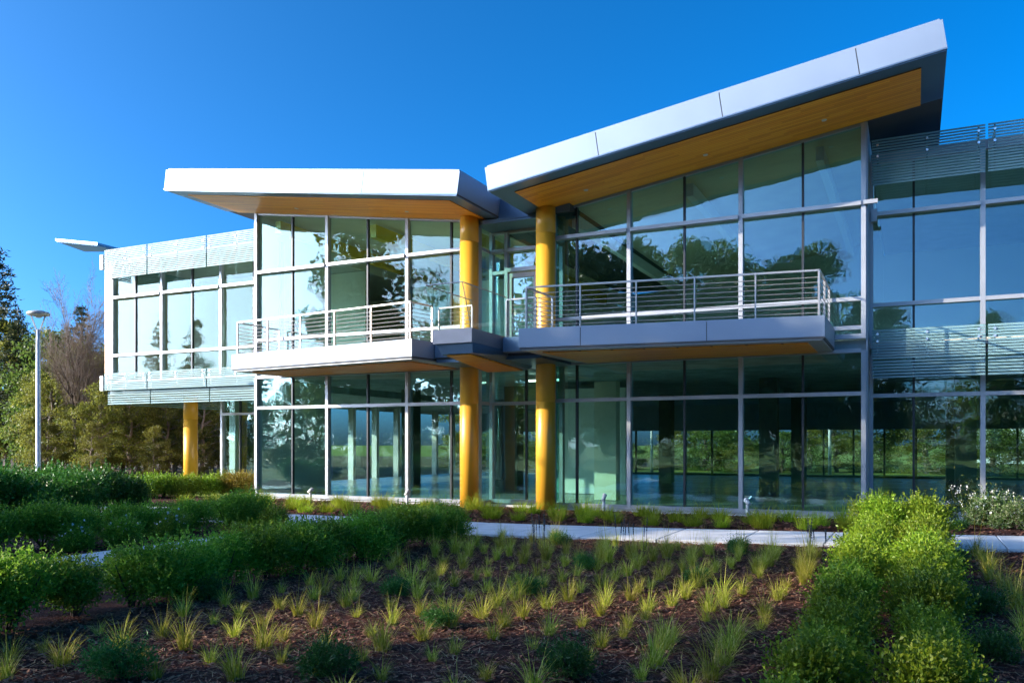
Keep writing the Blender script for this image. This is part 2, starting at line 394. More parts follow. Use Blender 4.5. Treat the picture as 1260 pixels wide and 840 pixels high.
# recess
window([-11.98, -10.8, -9.6], [.06, ZT1, ZH], YR)
window([-11.98, -11.45], [ZH+.3, 7.25, ZT2, 8.5], YR, None, 'glassup')
window([-11.45, -10.35], [7.25, ZT2, 8.5], YR, None, 'glassup', (False, False))
window([-10.35, -9.6], [ZH+.3, 7.25, ZT2, 8.5], YR, None, 'glassup')
d = MB()
d.box(-11.39, -11.27, YR-.08, YR+.04, 4.56, 7.2).box(-10.53, -10.41, YR-.08, YR+.04, 4.56, 7.2).box(-11.27, -10.53, YR-.08, YR+.04, 7.06, 7.2).box(-11.27, -10.53, YR-.08, YR+.04, 4.56, 4.76)
door = d.build('door', M['white'], B)
MB().box(-11.27, -10.53, YR-.01, YR+.006, 4.76, 7.06).build('pane', M['glassup'], door)
MB().tube((-11.2, YR-.14, 5.4), (-11.2, YR-.14, 5.9), .015, .015).tube((-11.2, YR-.14, 5.45), (-11.2, YR-.07, 5.45), .01, .01).tube((-11.2, YR-.14, 5.85), (-11.2, YR-.07, 5.85), .01, .01).build('handle', M['rail'], door)
# glazed return walls of the recess
for X, top in ((-12.04, sofL(-12.04)), (-9.55, sofR(-9.55))):
    fr, pn = MB(), MB()
    for z in (.1, ZT1, ZH, ZT2): fr.box(X-.05, X+.05, YF+.062, YR-.085, z-.05, z+.05)
    for a, b in ((.15, ZT1-.05), (ZT1+.05, ZH-.05), (ZH+.05, ZT2-.05), (ZT2+.05, top-.05)): pn.box(X-.008, X+.008, YF+.062, YR-.09, a, b)
    o = fr.build('window', M['frame'], B); pn.build('pane', M['glass'], o)
# wings
for i, xs in enumerate(([-29.82, -28.57, -27.0], [-27.0, -25.43, -23.86], [-23.86, -22.29, -20.96])):
    window(xs, [ZH+.16, ZS2, ZT2, 9.3], YW, None, 'glasswing', (True, i == 2))
for i, xs in enumerate(([-1.02, .0, 1.56], [1.56, 3.12, 4.68], [4.68, 6.24, 7.8])):
    window(xs, [ZH+.16, ZS2, ZT2, 9.3], YW, None, 'glassup', (True, i == 2))
    window(xs, [.06, ZT1, ZH], YW, None, 'glass', (True, i == 2))
window([-26.5, -25.55, -24.2], [.06, ZT1, ZH-.3], 26.7)
window([-24.2, -22.6, -20.96], [.06, ZT1, ZH-.3], 26.7, None, 'glass', (True, True))
# corner posts and plain wall parts
MB().box(-1.074, -1.04, YF-.02, YW-.125, .0, sofR(-1.07)-.01).build('corner_panel', M['frame'], B)
MB().box(-1.0, -.86, YW-.30, YW-.13, 7.70, 8.02).build('bracket', M['frame'], B)
MB().box(-1.13, -.80, YF-.2, YF-.125, 7.865, 7.965).build('transom_end', M['frame'], B)
MB().box(-21.0, -20.965, YF+.0, 26.6, .0, sofL(-20.96)-.02).build('wall', M['intwall'], B)
MB().box(-30.28, -29.885, YW-.1, YW+.25, ZH+.16, 9.3).build('wall', M['peach'], B)
MB().box(-30.28, -29.95, YW+.26, 36, ZH+.16, 9.3).build('wall', M['peach'], B)
MB().box(-30.2, -21.05, 35.9, 36.1, ZH+.2, 9.3).build('wall', M['intbeige'], B)
MB().prism_y([(-20.95, ZH+.34), (-11.25, ZH+.34), (-11.25, sofL(-11.25)-.07), (-20.95, sofL(-20.95)-.07)], 35.85, 36.05).build('wall', M['intwall'], B)
MB().prism_y([(-11.2, ZH+.34), (-1.07, ZH+.34), (-1.07, sofR(-1.07)-.07), (-10.2, sofR(-10.2)-.07), (-11.2, 8.55)], 35.85, 36.05).build('wall', M['intwall'], B)
MB().box(-1.068, 8, 35.85, 36.05, ZH+.34, 9.3).build('wall', M['intwall'], B)
MB().box(-1.07, -1.045, YW+.12, 36.1, 9.2, sofR(-1.06)-.02).box(-20.97, -20.94, 26.62, 36.1, 9.2, sofL(-20.95)-.02).build('wall', M['intwall'], B)
MB().box(-29.9, -24.6, 28.2, 28.35, ZH+.21, 9.29).build('wall', M['intbeige'], B)
MB().box(-23.4, -21.1, 29.4, 29.55, ZH+.21, 9.29).build('wall', M['intwall'], B)
MB().box(-18.2, -12.4, 28.6, 28.8, ZH+.34, 8.2).build('wall', M['intbeige'], B)
MB().box(-9.5, -8.75, 26.0, 26.4, .07, 3.95).build('wall', M['intbeige'], B)
MB().box(-12.2, -9.4, 29.0, 29.2, .07, 3.95).build('wall', M['intwall'], B)
# floors and ceilings
MB().box(-20.96, 8, 22.87, 50, -.04, .045).box(-26.5, -20.97, 26.8, 50, -.04, .045).build('floor', M['floor'], B)
MB().box(-20.94, -12.1, YF+.09, 50, ZH-.02, ZH+.28).box(-12.09, -9.51, YR+.1, 50, ZH-.02, ZH+.28).box(-9.5, -1.06, YF+.09, 50, ZH-.02, ZH+.28).box(-1.05, 8, YW+.1, 50, ZH-.02, ZH+.28).box(-30.2, -21.02, YW+.1, 50, ZH-.3, ZH+.14).build('floor_slab', M['ceil'], B)
MB().box(-20.9, 7.8, 23.9, 35.8, ZH+.29, ZH+.33).box(-30, -21.05, 24.3, 35.8, ZH+.15, ZH+.2).build('upper_floor', M['intbeige'], B)
MB().box(-30.3, -21.01, YW-.1, 36.2, 9.31, 9.5).build('roof', M['roofing'], B)
MB().box(-1.02, 8, YW-.1, 36.4, 9.31, 9.5).build('roof', M['roofing'], B)
MB().box(8.0, 8.3, YW-.05, 50, 0, 9.31).build('wall', M['intwall'], B)
# back glazing of the ground floor
bw, bp, bd = MB(), MB(), MB()
for k in range(23):
    x = -26.4 + k*1.56; bw.box(x-.05, x+.05, 49.8, 49.95, .05, 2.7)
bd.box(-26.5, 8, 49.8, 50, 2.7, ZH-.02)
bp.box(-26.5, 8, 49.86, 49.875, .05, 2.7)
bw.box(-26.5, 8, 49.76, 49.95, .05, .16)
o = bw.build('window', M['dark'], B); bp.build('pane', M['clearglass'], o); bd.build('wall', M['intpanel'], B)
# glazed west side of the ground floor with white fins
sw, sp = MB(), MB()
for k in range(11):
    y = 27.3 + k*2.1; sw.box(-26.62, -26.3, y-.12, y+.12, .05, 3.9)
sp.box(-26.5, -26.485, 26.9, 49.7, .05, 3.9)
o = sw.build('window', M['white'], B); sp.build('pane', M['clearglass'], o)
for x in (-19.5, -14.6, -10.6, -4.6, 1.5, 6.0):
    for y in (30.5, 39.0):
        MB().box(x-.3, x+.3, y-.3, y+.3, .045, ZH-.02).build('interior_column', M['intcol'], B)
for x in (-20.25, -16.2, -12.6):
    MB().box(x-.12, x+.12, YF+.3, 35.8, sofL(x)-.62, sofL(x)-.2).build('beam', M['ybeam'], B)
for x in (-9.0, -5.6, -2.2):
    MB().box(x-.1, x+.1, YF+.3, 35.8, sofR(x)-.55, sofR(x)-.2).build('beam', M['intwall'], B)
for x, y in ((-10.9, 25.2),):
    MB().box(x-.6, x+.6, y-.04, y+.04, ZH-.28, ZH-.22).build('light_fixture', M['tube'], B)

# butterfly roofs
def slab_roof(x0, x1, sof, yf, yb, joints, drop):
    t = .66; sl = sof(1)-sof(0); n = Vector((-sl, 1)).normalized()
    P = lambda x, h: (x + n[0]*h, sof(x) + n[1]*h)
    core = MB().prism_y([P(x0+.012, .012), P(x1-.012, .012), P(x1-.012, t-.02), P(x0+.012, t-.02)], yf+.012, yb)
    o = core.build('roof', M['gap'], B)
    fa = MB(); xs = [x0] + joints + [x1]; g = .011
    for a, b in zip(xs, xs[1:]):
        a2, b2 = a + (g if a != x0 else 0), b - (g if b != x1 else 0)
        fa.prism_y([P(a2, .05), P(b2, .05), P(b2, t), P(a2, t)], yf, yf+.011)
    y = yf + .02
    while y < yb:
        e = min(yb, y+2.4)
        for X, s in ((x0, -1), (x1, 1)):
            A, Bq = (X-.001, X+.01) if s < 0 else (X-.01, X+.001)
            fa.prism_y([P(A, .05), P(Bq, .05), P(Bq, t), P(A, t)], y, e-.012)
        y = e
    fa.build('fascia', M['panel'], o)
    bd = MB()                                            # thin drip edge and dark soffit border as one metal tray
    bd.prism_y([P(x0+.02, -.012), P(x1-.02, -.012), P(x1-.02, .011), P(x0+.02, .011)], yf+.02, YF-.13)
    bd.prism_y([P(x0+.02, .0), P(x0+.55, .0), P(x0+.55, .010), P(x0+.02, .010)], YF-.129, yb) if drop else None
    bd.prism_y([P(x0-.004, .012), P(x1+.004, .012), P(x1+.004, .042), P(x0-.004, .042)], yf-.012, yf+.011)
    bd.build('metal_border', M['border'], o)
    wd = MB().prism_y([P(x0+.55, -.035), P(x1-.5, -.035), P(x1-.5, -.0125), P(x0+.55, -.0125)], yf+.5, YF-.12)
    wd.build('soffit', M['wood'], o)
    cp = MB().prism_y([P(x0+.05, t+.004), P(x1-.05, t+.004), P(x1-.05, t+.05), P(x0+.05, t+.05)], yf+.05, yb-.05)
    cp.prism_y([P(x0+.5, t+.051), P(x1-.5, t+.051), P(x1-.5, t+.17), P(x0+.5, t+.17)], yf+.45, yb-.4)
    cp.build('cap_flashing', M['panel'], o)
    return o, P
jl = [at(u, 220, 19.8).x for u in (247.6, 339, 444.5)]
jr = [at(u, 150, 19.8).x for u in (736, 889, 1058)]
roofL, PL = slab_roof(-22.25, -11.2, sofL, 19.8, 36.2, jl, False)
roofR, PR = slab_roof(-10.27, .645, sofR, 19.85, 36.5, jr, False)
for X, P, ro in ((-18.3, PL, roofL), (-14.0, PL, roofL), (-8.2, PR, roofR), (-4.9, PR, roofR), (-2.0, PR, roofR)):
    x, z = P(X, -.04); MB().lathe([(.07, z), (.085, z+.006), (.085, z+.02)], x, 21.7, 16).build('downlight', M['white'], ro)
MB().prism_y([(-20.9, sofL(-20.9)-.02), (-12.0, sofL(-12)-.02), (-12.0, sofL(-12)-.06), (-20.9, sofL(-20.9)-.06)], YF+.1, 36).build('ceiling', M['ceilup'], B)
MB().prism_y([(-9.5, sofR(-9.5)-.06), (-1.06, sofR(-1.06)-.06), (-1.06, sofR(-1.06)-.02), (-9.5, sofR(-9.5)-.02)], YF+.1, 36).build('ceiling', M['ceilup'], B)
# flat link roof over the recess
o = MB().box(-11.18, -8.9, 22.32, 36, 8.66, 8.93).build('roof', M['gap'], B)
MB().box(-11.18, -8.9, 22.30, 22.318, 8.58, 9.2).build('fascia', M['border'], o)
MB().box(-11.98, -9.6, 22.33, YR+.05, 8.52, 8.64).build('soffit', M['border'], o)
# raised canopy roof beyond the west end
cz = [at(68, 296, 30), at(120, 301, 30), at(152, 309, 34), at(104, 309, 38)]
b_ = [Vector(p) for p in cz]
mbc = MB().hexa([b_[0], b_[1], b_[2], b_[3]], [p + Vector((0, 0, .11)) for p in b_])
canopy = mbc.build('roof_canopy', M['border'], B)
m_ = (b_[0]+b_[1]+b_[2]+b_[3])/4
MB().hexa([m_+(p-m_)*.96-Vector((0,0,.05)) for p in b_], [m_+(p-m_)*.96-Vector((0,0,.004)) for p in b_]).build('soffit', M['border'], canopy)
MB().bar((-31.5, 33, 9.4), (-35.5, 33.5, 12.3), .2, .25).build('strut', M['frame'], canopy)

# yellow columns
def column(x, y, r, z1, joint):
    o = MB().lathe([(r+.0, 0)] + ([(r, 3.09), (r-.012, 3.1), (r-.012, 3.115), (r, 3.125)] if joint > 3.2 else []) + [(r, joint-.012), (r-.012, joint-.01), (r-.012, joint+.01), (r, joint+.012), (r, z1)], x, y, 40).build('column', M['yellow'], B, True)
    return o
column(-12.13, 22.22, .285, sofL(-12.13)-.02, 7.98); column(-9.61, 22.22, .285, sofR(-9.61)-.02, 7.98)
column(-26.9, 25.3, .285, ZH-.3, 2.9)

# balconies
def offset_poly(poly, d):
    n = len(poly); out = []
    c = Vector((sum(p[0] for p in poly)/n, sum(p[1] for p in poly)/n))
    for i in range(n):
        p0, p, p1 = Vector(poly[i-1]), Vector(poly[i]), Vector(poly[(i+1) % n])
        e0 = (p-p0).normalized(); e1 = (p1-p).normalized(); n0 = Vector((-e0.y, e0.x)); n1 = Vector((-e1.y, e1.x))
        k = (n0+n1)/(1+n0.dot(n1)); out.append((p + k*d)[:])
    return out
def deck(poly, z0, z1, joints, mat, woodpoly=None):      # poly ccw from above
    o = MB().prism_z(offset_poly(poly, .014), z0+.03, z1-.03).build('balcony', M['gap'], B)
    fa = MB(); n = len(poly)
    for i in range(n):
        a, b = Vector(poly[i]), Vector(poly[(i+1) % n]); L = (b-a).length; d = (b-a)/L; nn = Vector((-d.y, d.x))
        if min(a.y, b.y) > 22.4: continue
        ts = [0] + [t for t in joints.get(i, [])] + [1]
        for s, e in zip(ts, ts[1:]):
            p = a + d*(s*L + (.009 if s > 0 else 0)); q = a + d*(e*L - (.009 if e < 1 else 0))
            fa.prism_z([p[:], q[:], (q+nn*.013)[:], (p+nn*.013)[:]], z0+.075, z1)
    fa.build('fascia', M[mat], o)
    MB().prism_z(offset_poly(poly, .05), z0, z0+.029).build('trim', M['frame'], o)
    MB().prism_z(offset_poly(poly, .02), z1-.029, z1-.02).build('deck', M['path'], o)
    MB().prism_z(woodpoly or offset_poly(poly, .38), z0-.025, z0-.002).build('soffit', M['wood'], o)
    return o
PLB = [(-19.9, 22.56), (-19.9, 20.42), (-12.42, 19.46), (-12.26, 20.4), (-12.26, 22.56)]
PRB = [(-8.85, 22.56), (-8.92, 18.92), (-1.80, 19.92), (-1.80, 22.56)]
balL = deck(PLB, 4.24, 4.79, {1: [.25, .62]}, 'panel', [(-19.45, 22.5), (-19.45, 20.85), (-12.8, 20.0), (-12.75, 22.5)])
balR = deck(PRB, 4.24, 4.79, {1: [.22, .64]}, 'panel', [(-8.45, 22.5), (-8.5, 19.45), (-2.2, 20.32), (-2.2, 22.5)])
# middle balcony with projecting prow
mp_ = MB().box(-12.24, -8.94, 20.42, YR-.14, 4.30, 4.70).build('balcony', M['gap'], B)
MB().box(-12.24, -11.07, 20.38, 20.415, 4.34, 4.74).build('fascia', M['panel'], mp_)
MB().box(-9.90, -8.96, 20.0, 20.415, 4.36, 4.745).build('fascia', M['panel'], mp_)
MB().box(-12.22, -8.96, 20.44, YR-.16, 4.20, 4.29).build('metal_border', M['border'], mp_)
MB().hexa([(-11.05,18.3,4.44),(-9.92,18.3,4.44),(-9.92,20.40,4.44),(-11.05,20.40,4.44)], [(-11.05,18.3,4.79),(-9.92,18.3,4.79),(-9.92,20.40,4.79),(-11.05,20.40,4.79)]).build('prow', M['brown'], mp_)
MB().hexa([(-10.86,18.42,4.18),(-9.96,18.42,4.18),(-10.2,22.4,4.10),(-11.75,22.4,4.10)], [(-10.98,18.36,4.436),(-9.93,18.36,4.436),(-9.93,22.4,4.436),(-11.75,22.4,4.436)]).build('prow_base', M['border'], mp_)
MB().hexa([(-10.76,18.52,4.145),(-10.06,18.52,4.145),(-10.42,22.38,4.06),(-11.6,22.38,4.06)], [(-10.76,18.52,4.172),(-10.06,18.52,4.172),(-10.42,22.38,4.095),(-11.6,22.38,4.095)]).build('soffit', M['wood'], mp_)
gg = MB()
def pane4(mb, a, b, c, d_, t=.012):
    a, b, c, d_ = map(Vector, (a, b, c, d_)); n = (b-a).cross(d_-a).normalized()*t
    mb.add([a, b, c, d_, a+n, b+n, c+n, d_+n], [(0,3,2,1),(4,5,6,7),(0,1,5,4),(1,2,6,5),(2,3,7,6),(3,0,4,7)])
zt_ = 5.86
pane4(gg, (-11.0, 18.36, 4.79), (-9.97, 18.36, 4.79), (-9.97, 17.9, zt_), (-11.0, 17.9, zt_))
pane4(gg, (-9.96, 18.36, 4.79), (-9.96, 20.3, 4.79), (-9.96, 20.3, zt_), (-9.96, 17.9, zt_))
pane4(gg, (-11.02, 20.3, 4.79), (-11.02, 18.36, 4.79), (-11.02, 17.9, zt_), (-11.02, 20.3, zt_))
gg.build('glass_guard', M['clearglass'], mp_)
MB().tube((-11.0, 17.9, zt_+.01), (-9.96, 17.9, zt_+.01), .014, .014).tube((-9.96, 17.9, zt_+.01), (-9.96, 20.3, zt_+.01), .014, .014).tube((-11.02, 17.9, zt_+.01), (-11.02, 20.3, zt_+.01), .014, .014).tube((-9.965, 18.36, 4.79), (-9.965, 17.9, zt_), .01, .01).build('guard_rail', M['rail'], mp_)
def railing(pts, z0, parent, h=1.06, step=1.45, z_open=.0, name='railing'):
    mb = MB()
    for a, b in zip(pts, pts[1:]):
        a, b = Vector(a), Vector(b); L = (b-a).length; d = (b-a)/L; k = max(1, round(L/step))
        for i in range(k+1):
            p = a + d*L*i/k
            mb.bar((p.x, p.y, z0), (p.x, p.y, z0+h-.02), .035, .05, (d.y, -d.x, 0))
        mb.bar((a.x, a.y, z0+h), (b.x, b.y, z0+h), .055, .04)
        for j in range(8):
            z = z0 + .1 + j*.115
            mb.tube((a.x, a.y, z), (b.x, b.y, z), .0095, .0095, 6, False)
    return mb.build(name, M['rail'], parent)
railing([(-19.75, 22.5), (-19.75, 20.53), (-12.56, 19.6), (-12.4, 20.5)], 4.77, balL)
railing([(-12.2, 20.55), (-11.1, 20.5)], 4.70, mp_)
railing([(-9.85, 20.12), (-8.98, 20.1)], 4.70, mp_)
railing([(-8.72, 20.6), (-8.78, 19.08), (-1.93, 20.04), (-1.93, 22.5)], 4.77, balR)

# louvred sunshades on the wings
def sunshade(x0, x1, Y, z0, z1, pitch=.070, depth=.045, axis='x', brk=True):
    mb = MB(); z = z0
    while z < z1-.01:
        h = .044 if axis == 'x' else .05
        if axis == 'x':
            mb.hexa([(x0,Y,z),(x1,Y,z),(x1,Y+depth,z+.012),(x0,Y+depth,z+.012)], [(x0,Y,z+h),(x1,Y,z+h),(x1,Y+depth,z+h+.012),(x0,Y+depth,z+h+.012)])
        else:
            mb.box(Y, Y+depth, x0, x1, z, z+h)
        z += pitch
    o = mb.build('sunshade', M['louver'], B)
    if brk and axis == 'x':
        cl = MB(); n = max(1, round((x1-x0)/1.57))
        for k in range(n+1):
            x = x0 + .14 + (x1-x0-.28)*k/n
            for z in (z0+(z1-z0)*.62, z0+(z1-z0)*.86):
                cl.tube((x, Y-.03, z), (x, Y-.004, z), .032, .032, 10)
                cl.bar((x, Y+depth+.004, z-.01), (x, YW-.13, z-.01), .03, .03)
            cl.bar((x, Y+depth+.02, z0+.02), (x, Y+depth+.02, z1-.02), .035, .035, (0, 1, 0))
        cl.build('bracket', M['clip'], o)
    return o
YS = 23.25
xsL = [-29.5, -27.05, -23.92, -21.03]
for a, b in zip(xsL, xsL[1:]):
    sunshade(a+.03, b-.03, YS, 8.55, 9.71); sunshade(a+.03, b-.03, YS, 4.06, 4.76); sunshade(a+.03, b-.03, YS+.16, 3.5, 4.05, .09, .05, 'x', False)
xsR = [-1.0, 1.6, 4.72, 7.84]
for a, b in zip(xsR, xsR[1:]):
    sunshade(a+.03, b-.03, YS, 8.5, 9.68); sunshade(a+.03, b-.03, YS, 4.06, 4.80); sunshade(a+.03, b-.03, YS+.02, 3.58, 4.05, .078, .05, 'x', False)
sunshade(YS+.3, 34.5, -29.46, 3.5, 4.7, .09, .05, 'y'); sunshade(YS+.3, 34.5, -29.46, 8.6, 9.68, .08, .05, 'y')
for z in (4.05, 8.95): MB().box(-29.72, -29.535, YS-.02, YS+.1, z, z+.6).build('end_plate', M['white'], B)

# ------------------------------------------------------------------ street lamps, bollard, ground spotlights
def street_lamp(loc, label, h=6.45, rz=0):
    t = thing('street_lamp', label, 'lamp', loc, rz)
    MB().lathe([(.12, 0), (.12, .08), (.085, .1), (.07, h-1.0), (.06, h-.62)], 0, 0, 20).build('pole', M['galv'], t, True)
    for s in (-1, 1): MB().bar((s*.04, 0, h-.68), (s*.26, 0, h-.1), .045, .03, (0, 1, 0)).build('arm', M['galv'], t)
    hd = MB().lathe([(.10, h-.16), (.34, h-.12), (.37, h-.06), (.33, h-.01), (.15, h+.04), (.02, h+.05)], 0, 0, 32).build('lamp_head', M['lamp'], t, True)
    MB().lathe([(.09, h-.2), (.11, h-.165)], 0, 0, 20).build('lens', M['white'], hd, True)
    return t
street_lamp((-27.2, 18.85, 0), 'tall grey lamp post with round disc head left of the building', 6.45, YAW)
def post_lamp(loc, label):
    t = thing('lamp_post', label, 'lamp', loc, YAW)
    MB().lathe([(.1, 0), (.08, 3.6), (.07, 4.1)], 0, 0, 12).build('pole', M['white'], t, True)
    MB().box(-.75, .75, -.18, .18, 4.1, 4.26).build('lamp_head', M['white'], t)
p = at(802, 560, 55); post_lamp((p.x, 55, 0), 'white T shaped lamp post seen through ground floor glass, left one')
p = at(1021, 560, 55); post_lamp((p.x, 55, 0), 'white T shaped lamp post seen through ground floor glass, right one')
o = MB().box(-.07, .07, -.07, .07, 0, .62).box(-.08, .08, -.08, .08, .62, .68).build('bollard', M['white'], None, False, .008)
gx, gy = gnd(35, 612); o.location = (gx, gy, 0); tag(o, 'short white bollard post beside the tall lamp post', 'bollard')
def spotlight(u, v, label, rz, tilt):
    x, y = gnd(u, v)
    t = thing('spotlight', label, 'spotlight', (x, min(y, 22.3), 0), rz, 'ground spotlights along the glass'); t.scale = (.82, .82, .9)
    MB().lathe([(.06, 0), (.055, .05), (.05, .34), (.03, .37)], 0, 0, 16).build('post', M['white'], t, True)
    c, s = math.cos(tilt), math.sin(tilt); a = Vector((-c*.12, 0, .43-s*.12)); b = Vector((c*.12, 0, .43+s*.12))
    hd = MB().tube(a, b, .055, .075, 16).build('head', M['white'], t, True)
    MB().tube(b, b + (b-a)*.05, .06, .06, 16).build('lens', M['clip'], hd)
spotlight(382, 618, 'white ground spotlight standing before the first left bay', .3, .6)
spotlight(501, 621, 'white ground spotlight at the mullion left of the yellow columns', .2, .9)
spotlight(757, 626, 'white ground spotlight right of the second yellow column', 1.2, 1.1)
spotlight(928, 632, 'white ground spotlight with tilted head under the right balcony', 2.6, .7)

# ------------------------------------------------------------------ foliage
def leaf_faces(rng, P, D, size, width=.5, fold=.15):
    """P leaf centres (n,3), D leaf directions (n,3)"""
    n = len(P); D = D/np.maximum(np.linalg.norm(D, axis=1, keepdims=True), 1e-6)
    r = rng.normal(size=(n, 3)); S = np.cross(D, r); S /= np.maximum(np.linalg.norm(S, axis=1, keepdims=True), 1e-6)
    U = np.cross(S, D); L = (size*rng.uniform(.65, 1.3, n))[:, None]
    a = P - D*L*.5; b = P + D*L*.5; m = P + D*L*.05 + U*L*fold
    return np.stack([a, m + S*L*width*.5, b, m - S*L*width*.5], 1)
def shrub_leaves(rng, r, h, n, size, lumps=9, width=.5):
    cs = []
    for _ in range(lumps):
        a = rng.uniform(0, 2*PI); q = r*.62*math.sqrt(rng.uniform(.05, 1)); cs.append((q*math.cos(a), q*math.sin(a), h*rng.uniform(.2, .72), rng.uniform(.34, .52)*r))
    cs.append((0, 0, h*.62, r*.55))
    w = np.array([c[3]**2 for c in cs]); k = rng.choice(len(cs), n, p=w/w.sum()); cs = np.array(cs)
    d = rng.normal(size=(n, 3)); d[:, 2] = d[:, 2]*.9 + .25; d /= np.linalg.norm(d, axis=1, keepdims=True)
    rad = cs[k, 3]*(1 - .55*rng.uniform(0, 1, n)**2.2)*rng.uniform(.85, 1.18, n)
    P = cs[k, :3] + d*rad[:, None]*np.array([1, 1, .95*h/(r*1.3) if h > r else .8])
    low = P[:, 2] < .03; P[low, 2] = rng.uniform(.02, .15, low.sum())
    # sprigs: leaves along short shoots that stick out
    ns = n//14; i = rng.choice(n, ns); base = P[i]; sd = d[i] + rng.normal(size=(ns, 3))*.35 + np.array([0, 0, .75]); sd /= np.linalg.norm(sd, axis=1, keepdims=True)
    sp = np.concatenate([base + sd*(q*size*.9) for q in (1, 1.9, 2.8, 3.7)]); sdd = np.concatenate([sd]*4) + rng.normal(size=(ns*4, 3))*.6
    D = d + rng.normal(size=(n, 3))*.75 + np.array([0, 0, .35])
    return np.concatenate([leaf_faces(rng, P, D, size, width), leaf_faces(rng, sp, sdd, size*.95, width)])
def stems(rng, r, h, n=9):
    mb = MB()
    for _ in range(n):
        a = rng.uniform(0, 2*PI); q = r*.7*rng.uniform(.2, 1)
        p = Vector((rng.uniform(-.05, .05), rng.uniform(-.05, .05), 0)); m = Vector((q*.5*math.cos(a), q*.5*math.sin(a), h*.35)); e = Vector((q*math.cos(a), q*math.sin(a), h*.75))
        mb.tube(p, m, .014, .01, 5, False); mb.tube(m, e, .01, .005, 5, False)
    return mb
def shrub_proto(name, seed, r, h, n, size, mat, lumps=9, width=.5, flowers=0):
    rng = np.random.default_rng(seed)
    t = bpy.data.objects.new(name, None); t.empty_display_size = .2
    V = shrub_leaves(rng, r, h, n, size, lumps, width)
    f = bpy.data.objects.new('foliage', quads('foliage', V, M[mat])); f.parent = t
    mb = stems(rng, r, h); me = bpy.data.meshes.new('stem'); me.from_pydata(mb.v, [], mb.f); me.materials.append(M['bark']); s = bpy.data.objects.new('stem', me); s.parent = t
    if flowers:
        tops = V[:, 2, :]; top = tops[tops[:, 2] > h*.55]; i = rng.choice(len(top), min(flowers, len(top)))
        F = leaf_faces(rng, top[i] + np.array([0, 0, .02]), rng.normal(size=(len(i), 3))*.6 + np.array([0, 0, .4]), size*1.1, .9)
        g = bpy.data.objects.new('flowers', quads('flowers', F, M['flower'])); g.parent = t
    return t
def put(proto, x, y, label, cat, group, rz=0.0, sc=1.0):
    o = dup(proto, (x, y, 0), rz, sc, label, group); o['category'] = cat; return o
ORD = ['first', 'second', 'third', 'fourth', 'fifth', 'sixth', 'seventh', 'eighth', 'ninth', 'tenth', 'eleventh', 'twelfth', 'thirteenth', 'fourteenth',
       'fifteenth', 'sixteenth', 'seventeenth', 'eighteenth', 'nineteenth', 'twentieth', 'twenty-first', 'twenty-second', 'twenty-third', 'twenty-fourth', 'twenty-fifth', 'twenty-sixth', 'twenty-seventh', 'twenty-eighth', 'twenty-ninth', 'thirtieth']
ORD += ['thirty-' + w for w in ORD[:9]] + ['fortieth'] + ['forty-' + w for w in ORD[:9]]
rs = random.Random(21)
hy = [shrub_proto('hedge_shrub', 100+i, .44, .74, 5200, .042, 'l_hedgey', 8) for i in range(4)]
ys = [16.85 - .74*k for k in range(17)]
for side, X in (('left', -.58), ('right', .13)):
    for k, y in enumerate(ys):
        big = k < 2
        put(hy[rs.randrange(4)], X + rs.uniform(-.05, .05), y + rs.uniform(-.07, .07),
            f'bright green {"rounded " if big else ""}shrub, {ORD[k]} from the path in the {side} file of the right hedge', 'shrub', 'shrubs of the bright right hedge',
            rs.uniform(0, 6.28), 1.25 if big else rs.uniform(.8, 1.08) * (.86 if k > 11 else 1))
hd = [shrub_proto('hedge_shrub', 120+i, .66, .76, 6500, .048, 'l_hedge', 10) for i in range(4)]
for k in range(15):
    put(hd[rs.randrange(4)], -8.3 + rs.uniform(-.12, .12), 14.2 - .73*k + rs.uniform(-.08, .08), f'dark green shrub, {ORD[k]} from the main path in the long left hedge', 'shrub', 'shrubs of the long left hedge', rs.uniform(0, 6.28), rs.uniform(.84, 1.08))
for k in range(10):
    put(hd[rs.randrange(4)], -14.1 + rs.uniform(-.15, .15), 15.0 - .86*k + rs.uniform(-.1, .1), f'dark green shrub, {ORD[k]} from the main path in the hedge behind the garden path', 'shrub', 'shrubs of the hedge behind the garden path', rs.uniform(0, 6.28), rs.uniform(.88, 1.1))
pv = [shrub_proto('flowering_shrub', 140+i, .5, .6, 3600, .06, 'l_pale', 7, .4, 50) for i in range(2)]
gv = [shrub_proto('flowering_shrub', 145+i, .5, .55, 3600, .055, 'l_hedge', 7, .4, 30) for i in range(2)]
for (u, v, s, lb) in ((95, 678, .8, 'low green shrub with white blooms beside the garden path, nearest the left frame edge'), (152, 672, .95, 'low green shrub with white blooms, middle one beside the garden path'), (212, 664, .9, 'low green shrub with white blooms beside the garden path, closest to the building'),
                      (1218, 648, 1.15, 'rounded cream variegated shrub in the bed against the right glass'), (1250, 652, 1.0, 'grey green variegated shrub at the right edge of the frame')):
    x, y = gnd(u, v); put((pv if u > 600 else gv)[rs.randrange(2)], x, y, lb, 'shrub', 'low flowering shrubs', rs.uniform(0, 6), s)
dk = [shrub_proto('glossy_shrub', 150+i, .95, 1.2, 6500, .085, 'l_dark', 11, .45) for i in range(3)]
for i, (u, v) in enumerate(((2, 640), (45, 634), (85, 640), (122, 633), (148, 630), (20, 626), (70, 622))):
    x, y = gnd(u, v); put(dk[i % 3], x, y, f'big glossy dark green shrub before the lamp post, {ORD[i]} of seven', 'shrub', 'glossy shrubs before the lamp post', rs.uniform(0, 6), rs.uniform(.85, 1.05))
sh = [shrub_proto('hedge_shrub', 160+i, .62, .72, 4200, .06, 'l_hedgey', 9) for i in range(3)]
so = shrub_proto('autumn_shrub', 170, .6, .72, 4200, .06, 'l_orange', 9)
